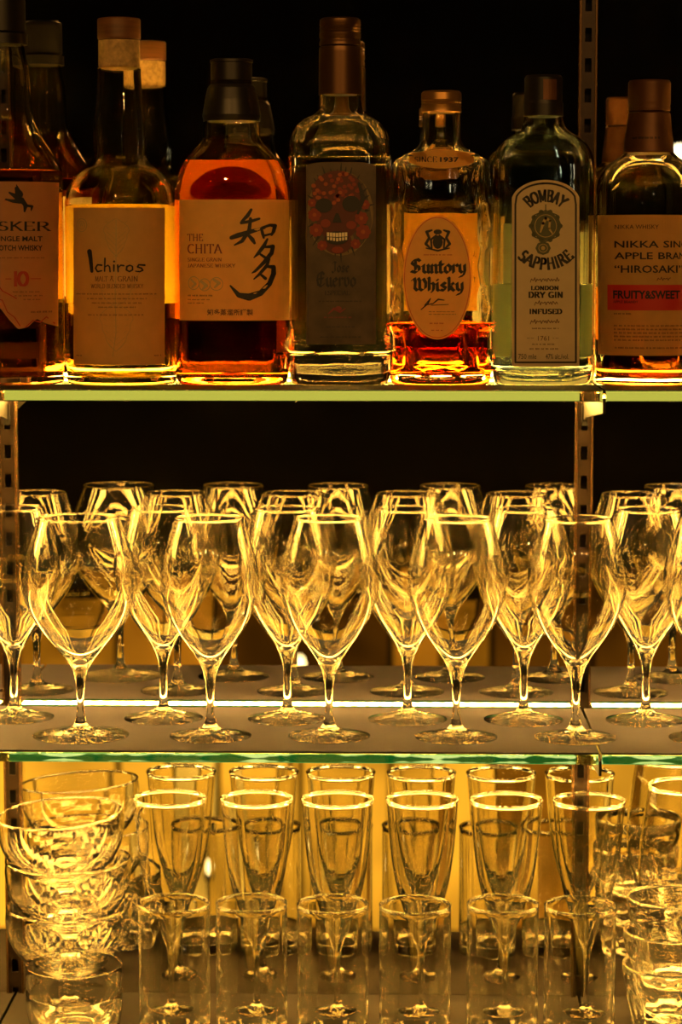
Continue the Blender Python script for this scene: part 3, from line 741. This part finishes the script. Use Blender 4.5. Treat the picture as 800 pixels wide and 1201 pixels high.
T = [hull(ell(513.5, 284, 6, 8, 12)), hull(ell(513.5, 272, 5, 3, 10))]
for s_ in (-1, 1):
    T += brush([(513.5 + s_*7, 270),(513.5 + s_*13, 272),(513.5 + s_*10, 279),(513.5 + s_*14, 286),(513.5 + s_*9, 291)], [2,3.5,3,3.5,2]) + brush([(513.5 + s_*2, 276),(513.5 + s_*8, 281),(513.5 + s_*7, 292)], [2,2.5,2])
T += brush([(500,291),(513.5,294),(527,291)], [1.5,2.2,1.5])
fc.decal('crest', T, 'ink', lb, .0009)
T = brush([(494,363),(502,356),(505,350),(498,358),(508,356),(514,351),(521,352)], [1.2,1.8,1.2,.9,1.4,1.8,1]) + line([(506,358),(526,357)], .8) + lines_of(503, 535, 366, .9, 60) + lines_of(503, 535, 369, .9, 61)
fc.decal('signature', T, 'ink', lb, .0009)
fc.decal('small_print', lines_of(497, 530, 299.5, 1.3, 62) + lines_of(504, 522, 380, 1.6, 63) + lines_of(506, 520, 388, 1.3, 64), 'ink_red', lb, .0009)
back_label_or_glow(b5, cx, 50, 250, 366, hx, 'golden_glow_paper', .72, 4.2)  # sheet added to give the golden glow refracted beside the oval label
# collar label on the shoulder
Xc = b5.location.x
def strip_label(root, fc, cx, hw, ytop, ybot, m, text):
    """arched paper collar lying on the sloping shoulder"""
    k = kk(YB); bm = bmesh.new(); N = 20; rows = []
    for i in range(N + 1):
        u = -1 + 2 * i / N; rows.append([])
        for j in range(4):
            v = j / 3
            x = u * (hw + (4 if j else 0) * 0) * k
            y_ = (ytop + (ybot - ytop) * v) + (6 * u * u * (1 - v)) - 7 * u * u * v + 2 * (1 - u * u) * 0
            z = at(cx, y_, YB - .018)[1] - ZT
            dep = -(.0165 + .013 * v) * math.sqrt(max(.05, 1 - (u * .8) ** 2)) - .0045
            rows[i].append(bm.verts.new((x, dep, z)))
    for a, b in zip(rows[:-1], rows[1:]):
        for j in range(3): bm.faces.new((a[j], a[j+1], b[j+1], b[j]))
    r = bmesh.ops.extrude_face_region(bm, geom=bm.faces[:])
    for v in [g for g in r['geom'] if isinstance(g, bmesh.types.BMVert)]: v.co.y -= .0003
    o = bm_obj('collar_label', bm, m, root)
    sf = Face(root, YB, lambda x, z: -(.0165 + .0065) * math.sqrt(max(.05, 1 - (x / (hw * k) * .8) ** 2)) - .0052, YB - .024)
    sf.decal('lettering', text, 'ink', o, .0018)
strip_label(b5, fc, cx - 1, 37, 176, 199, 'paper_gold', nibtext('SINCE', ROM, NR, 486, 512, 190.5, 184, .1) + sans('1937', 516, 538, 190.5, 184.5, .03))

# 6 --- square blue gin bottle
cx = 635
b6 = bottle('gin_bottle', cx, 'square blue-green glass gin bottle with black cap and arched cream label', [(54,445),(57,442),(58,430),(58,200),(57,185),(52,172),(42,163),(30,156),(24,148),(22,138),(21,126),(20,110)], 'blue_glass', 'gin', 333, depth=.72, n=6.5, base=.011, taper=170, wall=.0026)
hx = 58 * kk(YB); fc = Face(b6, YB, surf_super(hx, hx * .72, 6.5), YB - hx * .72)
cp = sharpen(cap(b6, 'cap', cx, [(21,138),(23,137),(23,122),(22,120),(22,92),(20,89)], 'black_cap'))
s6 = Face(b6, YB, surf_round(23 * kk(YB)), YB - .012)
s6.sheet('tax_stamp', (637, 653, const(93), const(117)), 'copper_foil', b6, .0004)
def top6(px):
    u = (px - 640) / 40.0
    return 238 - 27 * math.sqrt(max(0, 1 - u * u * .97)) 
lb = fc.sheet('label', (600.5, 679.5, top6, const(430)), 'paper_white', b6, step=2)
def topo(o): return lambda px: 238 - (27 - o) * math.sqrt(max(0, 1 - ((px - 640) / (40.0 - o)) ** 2 * .99))
T = []
xs = [604 + i * 2 for i in range(37)]
tp = [(x, topo(4)(x)) for x in xs]
T += line([(604.5, 425)] + [(604.5, 240)] + tp[1:-1] + [(675.5, 240), (675.5, 425), (604.5, 425)], 2.2)
fc.decal('label_border', T, 'ink', lb, .0008)
def arcw(cx_, cy_, r0, r1, a0, a1):
    def f(u, v):
        a = math.radians(a0 + (a1 - a0) * u); r = r0 + (r1 - r0) * v
        return (cx_ + r * math.sin(a), cy_ - r * math.cos(a))
    return f
T = nibtext('BOMBAY', ROM, NRB, 0, 1, 0, 1, .12, .14, arcw(640, 262, 26, 39, -44, 44))
def arcd(u, v):
    a = math.radians(-46 + 92 * u); r = 46 - 13 * v
    return (640 + r * math.sin(a), 270 + r * math.cos(a))
T += nibtext('SAPPHIRE', ROM, NRB, 0, 1, 0, 1, .12, .14, lambda u, v: (lambda p: (p[0], p[1]))(arcd(u, v)))
T += nibtext('LONDON', ROM, NRB, 623, 655, 340, 335.5, .14, .12) + nibtext('DRY GIN', ROM, NRB, 620, 660, 349, 342.5, .12, .12) + nibtext('INFUSED', ROM, NRB, 621, 659, 368, 362.5, .12, .12)
T += sans('750 mle', 608, 629, 421, 415) + sans('47% alc./vol.', 640, 667, 421, 415)
fc.decal('lettering', T, 'ink', lb, .0009)
def scr(x0, x1, y, a):
    n_ = int((x1 - x0) / 1.3); return brush([(x0 + (x1 - x0) * i / n_, y - a * abs(math.sin(i * 1.9)) * (1.4 if i % 4 == 0 else 1)) for i in range(n_ + 1)], [.9] * (n_ + 1))
T = scr(622, 656, 331, 4) + scr(627, 654, 358, 4) + scr(622, 656, 380, 4) + lines_of(624, 656, 386, 1.6, 70) + lines_of(618, 626, 397, .8, 71) + lines_of(648, 656, 397, .8, 72) + sans('1761', 631, 644, 399.5, 394) + lines_of(624, 652, 404.5, 1.6, 73) + lines_of(621, 655, 410, 1.8, 74)
fc.decal('small_print', T, 'ink_brown', lb, .0009)
T = [hull(ell(640, 265, 17, 17, 12)), ell(637, 291, 9, 8, 8)] + ring(640, 265, 19, 19, 1.5, 8) + line([(640,240),(640,248)], 1.2)
for i in range(10): T.append(ell(640 + 17 * math.cos(i * .628), 265 + 17 * math.sin(i * .628), 3, 3, 8))
fc.decal('medallion', T, 'ink_green', lb, .0009)
T = brush([(634,272),(637,262),(640,256),(645,259),(644,268),(648,274)], [2,3.5,3.5,2.5,2.5,1.5]) + ring(640, 265, 13, 13.5, .7) + ring(637, 291, 5.5, 5, .8) + [ell(637, 291, 2.5, 2.5, 8)]
fc.decal('portrait', T, 'ink_faint', lb, .0011)
back_label_or_glow(b6, cx, 50, 262, 420, hx, 'gin_back_paper', .72, 6.5)

# 7 --- apple brandy
cx = 758
b7 = bottle('brandy_bottle', cx, 'round brandy bottle cut by the right edge, cream label with a red band', [(58,452),(60,446),(60,240),(60,220),(57,206),(48,194),(36,186),(29,180),(26,172),(24,150),(23,130),(22,110)], 'flint', 'orange_whisky', 336)
R = 60 * kk(YB); fc = Face(b7, YB, surf_round(R), YB - R * .9)
cp = sharpen(cap(b7, 'cap', cx, [(22,132),(24,131),(24.5,128),(24,125),(24.5,122),(24.5,98),(23,95)], 'copper_foil'))
sharpen(cap(b7, 'neck_foil', cx, [(24,180),(29,180),(28,165),(26,150),(24.5,134),(23,132.4)], 'copper_foil'))
lb = fc.sheet('label', (704.5, 811, const(252), const(417)), 'paper', b7)
wr = lambda xa, wd, yb_, yt_: (lambda u, v: (xa + wd * (1 - (1 - u) ** 1.8), yb_ + v * (yt_ - yb_)))
T = sans('NIKKA', 721.5, 772, 290.5, 282.5, .015) + sans('SINGLE', 0, 1, 0, 1, .015, wr(777.5, 32, 290.5, 282.5)) + sans('APPLE', 721.5, 765, 304, 296, .015) + sans('BRANDY', 0, 1, 0, 1, .0151, wr(771.5, 38, 304, 296))
T += sans('“HIROSAKI”', 721.5, 802, 320, 311, .015) + sans('NIKKA WHISKY', 722, 772, 268.5, 263.5)
fc.decal('lettering', T, 'ink', lb, .0009)
bd = fc.sheet('red_band', (714, 809, const(334), const(364)), 'band_red', b7, .00065, .00015)
fc.decal('band_lettering', sans('FRUITY&SWEET', 720, 798, 350.5, 340.5, .03) + sans('APPLE BRANDY', 720, 748, 355.5, 352.5), 'ink', bd, .0012)
T = lines_of(721, 740, 369, 2, 80) + scr(770, 786, 329, 3)
for i in range(5): T += lines_of(721, 803, 383 + i * 4.2, 1.9, 81 + i)
T += lines_of(722, 803, 409, 2, 89) + line([(714,258),(806,258)], .5) + line([(714,412),(806,412)], .4)
fc.decal('small_print', T, 'ink_brown', lb, .0009)
s7 = Face(b7, YB, surf_round(27.5 * kk(YB)), YB - .014)
s7.decal('neck_lettering', lines_of(742, 774, 163, 2.6, 95), 'ink', b7, .0008)
back_label_or_glow(b7, cx, 54, 270, 400, R, 'back_paper')

# ------------------------------------------------------------------ wine glasses
def stemglass(name, root_loc, label, cat, group, outer, inner, m='crystal', seg=64, rim=0):
    if rim:
        c = (outer[-1][0] + inner[0][0]) / 2
        outer = outer + [(c + rim * math.cos(math.radians(a_)), outer[-1][1] + rim * .5 + rim * math.sin(math.radians(a_))) for a_ in range(-20, 201, 22)]
    t = thing(name, root_loc, label, cat, group)
    P = [(0, .0006)] + outer + inner + [(0, inner[-1][1] - .0001)]
    bm_obj('glass_body', lathe(P, seg), m, t, True)
    return t
def wine_profile(k, sx=1.0):
    o = [(49,868),(49,867),(40,865.3),(25,862.5),(12,859),(8,855),(5.4,847),(4.6,835),(4.4,820),(5,808),(6.5,797),(9.5,787),(15,775),(25,761),(38,744),(50,722),(57,702),(59,688),(58.5,672),(54.5,652),(48,630),(41,608)]
    i = [(39.7,608),(46.8,630),(53.3,652),(57.3,672),(57.8,688),(55.7,702),(48.6,722),(36.6,742.5),(24,758),(14,770),(8,777),(3,780)]
    f = lambda P: [((h * (sx if h > 12 else 1)) * k, (868 - y) * k) for h, y in P]
    O = chaikin(f(o), 2); I = chaikin(f(i), 2)
    c = (O[-1][0] + I[0][0]) / 2
    O += [(c + .0006 * math.cos(math.radians(a_)), O[-1][1] + .0003 + .0006 * math.sin(math.radians(a_))) for a_ in range(-20, 201, 22)]
    O[0] = (O[0][0], 0.0)
    return O, I
kf = kk(YS(1.036))
O, I = wine_profile(kf)
Yf, Y2 = YS(1.034), YS(1.074)
frontx = [(247, 'front-row wine glass below the gap between leaf label and brush-character bottles'), (386, 'front-row wine glass directly below the skull bottle'),
          (535, 'front-row wine glass directly below the hexagon-cut bottle'), (675, 'front-row wine glass standing in front of the right slotted upright'),
          (833, 'front-row wine glass cut by the right edge of the photo')]
g0 = None
WG = 'stemmed wine glasses on the middle shelf'
for px, lab in frontx:
    loc = (at(px, 868, Yf)[0], Yf + rnd.uniform(-.002, .002), ZM)
    if g0 is None: g0 = stemglass('wine_glass', loc, lab, 'wine glass', WG, O, I)
    else: copy_tree(g0, loc, lab)
O2, I2 = wine_profile(kf, 1.17)
stemglass('wine_glass', (at(95, 868, Yf)[0], Yf, ZM), 'widest wine glass, front row at left below the leaf-label bottle', 'wine glass', WG, O2, I2)
for px, lab in ((17, 'second-row wine glass cut by the left edge of the photo'), (192, 'second-row wine glass, behind and between the first two front glasses'),
                (337, 'second-row wine glass behind and left of the one below the skull bottle'), (478, 'second-row wine glass left of the one below the hexagon-cut bottle'),
                (614, 'second-row wine glass just left of the right slotted upright'), (757, 'second-row wine glass right of the right slotted upright')):
    copy_tree(g0, (at(px, 848, Y2)[0], Y2, ZM), lab)

# ------------------------------------------------------------------ flutes, tumblers, coupes, facetted glasses on the bottom shelf
def z_at(py, Y): return at(400, py, Y)[1] - ZB
Yfl = YS(1.080); kfl = kk(Yfl); hF = z_at(932, Yfl)
fo = [(30,0),(30,.8),(20,2.2),(9,4.5),(4.5,9),(3.6,18),(3.8,34),(4.6,50),(7,57),(11.5,65),(24,90),(33,113),(39,142),(43.2,181)]
sc_z = hF / (185 * .001)
fi = [(41.8,181),(37.6,142),(31.4,113),(22.2,90),(9,67.5),(2,61)]
cv = lambda P: chaikin([(h * kfl, z * .001 * sc_z) for h, z in P], 2)
def bead(ro, ri, z, rb):
    """rounded, slightly swollen rim joining outer and inner wall"""
    c = (ro + ri) / 2
    return [(c + rb * math.cos(math.radians(a_)), z + rb * math.sin(math.radians(a_)) + rb * .5) for a_ in range(-30, 211, 20)]
fl_o = cv(fo); fl_i = cv(fi)
fl_o = fl_o + bead(fl_o[-1][0], fl_i[0][0], fl_o[-1][1], .00095)
f0 = None
ords = ['first', 'second', 'third', 'fourth', 'fifth', 'sixth']
for i, px in enumerate((199, 301, 396, 495.5, 594, 691)):
    lab = '%s tall champagne flute from the left, bottom shelf, behind the straight tumblers' % ords[i]
    loc = (at(px, 932, Yfl)[0], Yfl, ZB)
    if f0 is None: f0 = stemglass('champagne_flute', loc, lab, 'champagne flute', 'champagne flutes on the bottom shelf', fl_o, fl_i, 'tumbler_glass')
    else: copy_tree(f0, loc, lab)
Ytu = YS(1.036); ktu = kk(Ytu); hT = z_at(1058, Ytu)
def tumbler(loc, lab):  # straight sided
    t = thing('straight_tumbler', loc, lab, 'tumbler', 'straight tumblers in the front row')
    r = 43 * ktu; k_ = .0011
    P = [(0, .001), (r * .8, .001), (r * .95, 0), (r - .0006, .001), (r - .0004, .004), (r, .02), (r, hT - .002)] + [(r - k_ / 2 + .0009 * math.cos(math.radians(a_)), hT - .001 + .0009 * math.sin(math.radians(a_))) for a_ in range(-30, 211, 20)] + [(r - k_, hT - .003), (r - k_ - .0002, .02), (r - .0025, .012), (r - .006, .0085), (0, .0075)]
    bm_obj('glass_body', lathe(P, 64), 'tumbler_glass', t, True); return t
t0 = None
for i, px in enumerate((204.5, 295, 390.5, 487, 590, 680.5)):
    lab = '%s straight-sided tumbler from the left in front of the flutes' % ords[i]
    loc = (at(px, 1058, Ytu)[0], Ytu + (rnd.uniform(-.003, .003)), ZB)
    if t0 is None: t0 = tumbler(loc, lab)
    else: copy_tree(t0, loc, lab)
# coupes
co = chaikin([(.021, 0), (.0212, .0008), (.014, .003), (.006, .006), (.0042, .011), (.005, .022), (.010, .0285), (.022, .0345), (.037, .044), (.0475, .060), (.0498, .076), (.0488, .086)], 2)
ci = chaikin([(.0479, .086), (.0488, .076), (.0465, .060), (.036, .0452), (.021, .0365), (.009, .0322), (.003, .0316)], 2)
Yc = YS(1.078); xc = at(79, 970, Yc)[0]
c0 = None
tilts = [(0, 0), (.01, .012), (.03, .06)]
names = ['lowest coupe of the stack at the left, standing on the bottom shelf', 'middle coupe of the stack at the left, between the other two', 'topmost tilted coupe of the stack at the left']
for i in range(3):
    loc = (xc + (.0, .001, .0)[i], Yc + (0, .001, -.001)[i], ZB + (0, .0376, .0754)[i])
    if c0 is None:
        c0 = stemglass('coupe_glass', loc, names[0], 'coupe glass', 'stacked coupes at the left', co, ci, 'cut_crystal', 64, .0008); o = c0
    else: o = copy_tree(c0, loc, names[i])
    o.rotation_euler = (tilts[i][0] * 1.2, -tilts[i][1], 0)
# low bowls in front of the coupes
bo = [(0, .001), (.022, .001), (.026, 0), (.028, .002), (.033, .014), (.0358, .030), (.0365, .044), (.0360, .0452), (.0352, .044), (.0345, .030), (.0315, .015), (.026, .0055), (0, .0045)]
Yl = YS(1.027); xl = at(87, 1150, Yl)[0]; l0 = None
for i, lab in enumerate(('lower thin glass bowl of the pair in front of the coupes', 'upper thin glass bowl of the pair in front of the coupes')):
    if l0 is None:
        l0 = thing('glass_bowl', (xl, Yl, ZB), lab, 'glass bowl', 'thin glass bowls at the left'); P = [bo[0]] + chaikin(bo[1:-1], 2) + [bo[-1]]
        bm_obj('glass_body', lathe(P, 64), 'cut_crystal', l0, True)
    else: copy_tree(l0, (xl, Yl, ZB + .0205), lab)
# facetted tumblers at the right
def wobf(x, y, z, a, hx_):
    n_ = 9; k_ = max(0, min(1, (.052 - z) / .010)) * max(0, min(1, (z - .004) / .006))
    top = .006 * math.cos(a * n_) if 0 else 0
    lim = .046 + .004 * abs(math.cos(a * n_ / 2))
    k_ = max(0, min(1, (lim - z) / .003)) * max(0, min(1, (z - .003) / .006))
    m_ = 1 - .05 * k_ * abs(math.cos(a * n_ / 2)) ** 1.5
    return (x * m_, y * m_) if hx_ > .012 else (x, y)
fo_ = [(0, .001), (.018, .001), (.0215, 0), (.0235, .002)] + [(.0235 + .0105 * (i / 16), .002 + .050 * i / 16) for i in range(1, 17)] + [(.0350, .058), (.0353, .064), (.0350, .066), (.0335, .0662), (.0325, .064), (.0308, .056)] + [(.0300 - .0107 * (i / 16), .051 - .041 * i / 16) for i in range(17)] + [(.018, .008), (0, .0078)]
Yr = YS(1.034); r0 = None
for i, (px, lab) in enumerate(((786, 'lowest facetted tumbler of the stack at the right edge'), (787, 'middle facetted tumbler of the stack at the right edge'), (790, 'topmost facetted tumbler of the stack at the right edge'))):
    loc = (at(px, 1062, Yr)[0], Yr, ZB + .0258 * i)
    if r0 is None:
        r0 = thing('facetted_tumbler', loc, lab, 'tumbler', 'facetted tumblers at the right'); bm_obj('glass_body', lathe(fo_, 126, wobf), 'cut_crystal', r0, True)
    else:
        o = copy_tree(r0, loc, lab); o.rotation_euler = (0, 0, i * .35)
# big tulip glass behind them
Yt = YS(1.079); kt = kk(Yt); hB = z_at(920, Yt)
q = lambda P: chaikin([(h * kt, z * hB) for h, z in P], 2)
tu_o = q([(34,0),(34,.006),(20,.02),(9,.05),(5,.10),(5,.2),(8,.26),(22,.31),(42,.40),(55,.54),(58,.66),(54,.82),(46,1.0)])
tu_i = q([(44.8,1.0),(52.6,.82),(56.6,.66),(53.4,.54),(40,.41),(20,.33),(8,.30),(2,.295)])
stemglass('goblet', (at(806, 960, Yt)[0], Yt, ZB), 'large round-bellied goblet behind the facetted tumblers at the right edge', 'goblet', None, tu_o, tu_i, 'cut_crystal', 64, .0010)

# ------------------------------------------------------------------ the bar room seen in the mirrors
def mx(px, py, Yroom):
    """room point whose mirror image is seen at pixel"""
    x, z = at(px, py, -Yroom); return x, z
Yp = -3.35
pt = thing('backlit_partition', (0, Yp, 0), 'low partition of glowing amber panels across the dark bar room', 'partition')
x = -1.5
pr = random.Random(3)
while x < 1.4:
    wd = pr.choice((.07, .11, .16, .22, .09))
    top = .80 + pr.choice((0, 0, .04, -.03))
    mt = pr.choice(('amber_panel', 'amber_panel', 'amber_pale', 'amber_low', 'amber_panel'))
    up = pr.choice(('amber_low', 'amber_dim', 'amber_dim', 'amber_dark', 'amber_dark'))
    box_obj('panel', mt, pt, x + .006, x + wd - .006, -.012, .012, .06, .53)
    box_obj('panel', up, pt, x + .006, x + wd - .006, -.012, .012, .55, top)
    box_obj('post', 'wall', pt, x + wd - .006, x + wd + .006, -.02, .02, 0, top + .02)
    x += wd
box_obj('rail', 'wall', pt, -1.5, x, -.014, .014, .53, .55)
box_obj('plinth', 'wall', pt, -1.5, x, -.025, .03, 0, .055)
# pendant lamp
lx, lz = mx(797, 187, -3.0)
lt = thing('pendant_lamp', (lx, -3.0, lz), 'small bright pendant lamp reflected in the mirror at the right edge', 'lamp')
bm_obj('bulb', lathe([(0, -.03)] + [(.018 * math.sin(a * math.pi / 8), -.03 * math.cos(a * math.pi / 8)) for a in range(1, 8)] + [(0, .03)], 24), 'bulb', lt, True)
bm_obj('socket', lathe([(0, .028), (.012, .028), (.014, .05), (.006, .06), (0, .06)], 24), 'black_cap', lt, True)
box_obj('cord', 'black_cap', lt, -.0015, .0015, -.0015, .0015, .058, 2.6 - lz)
for (px, py, lab) in ((258, 1021, 'small candle light glowing low in the room, reflected between the flutes'), (352, 778, 'small candle light reflected behind the wine glass feet near the centre')):
    lx, lz = mx(px, py, -3.2)
    lt = thing('candle_lamp', (lx, -3.2, lz), lab, 'lamp')
    bm_obj('flame', lathe([(0, -.016), (.008, -.012), (.011, 0), (.007, .012), (0, .018)], 16), 'candle', lt, True)
    bm_obj('stand', lathe([(0, -lz), (.05, -lz), (.05, -lz + .01), (.006, -lz + .02), (.006, -.03), (.02, -.024), (.02, -.017), (0, -.017)], 16), 'steel_dark', lt, True)
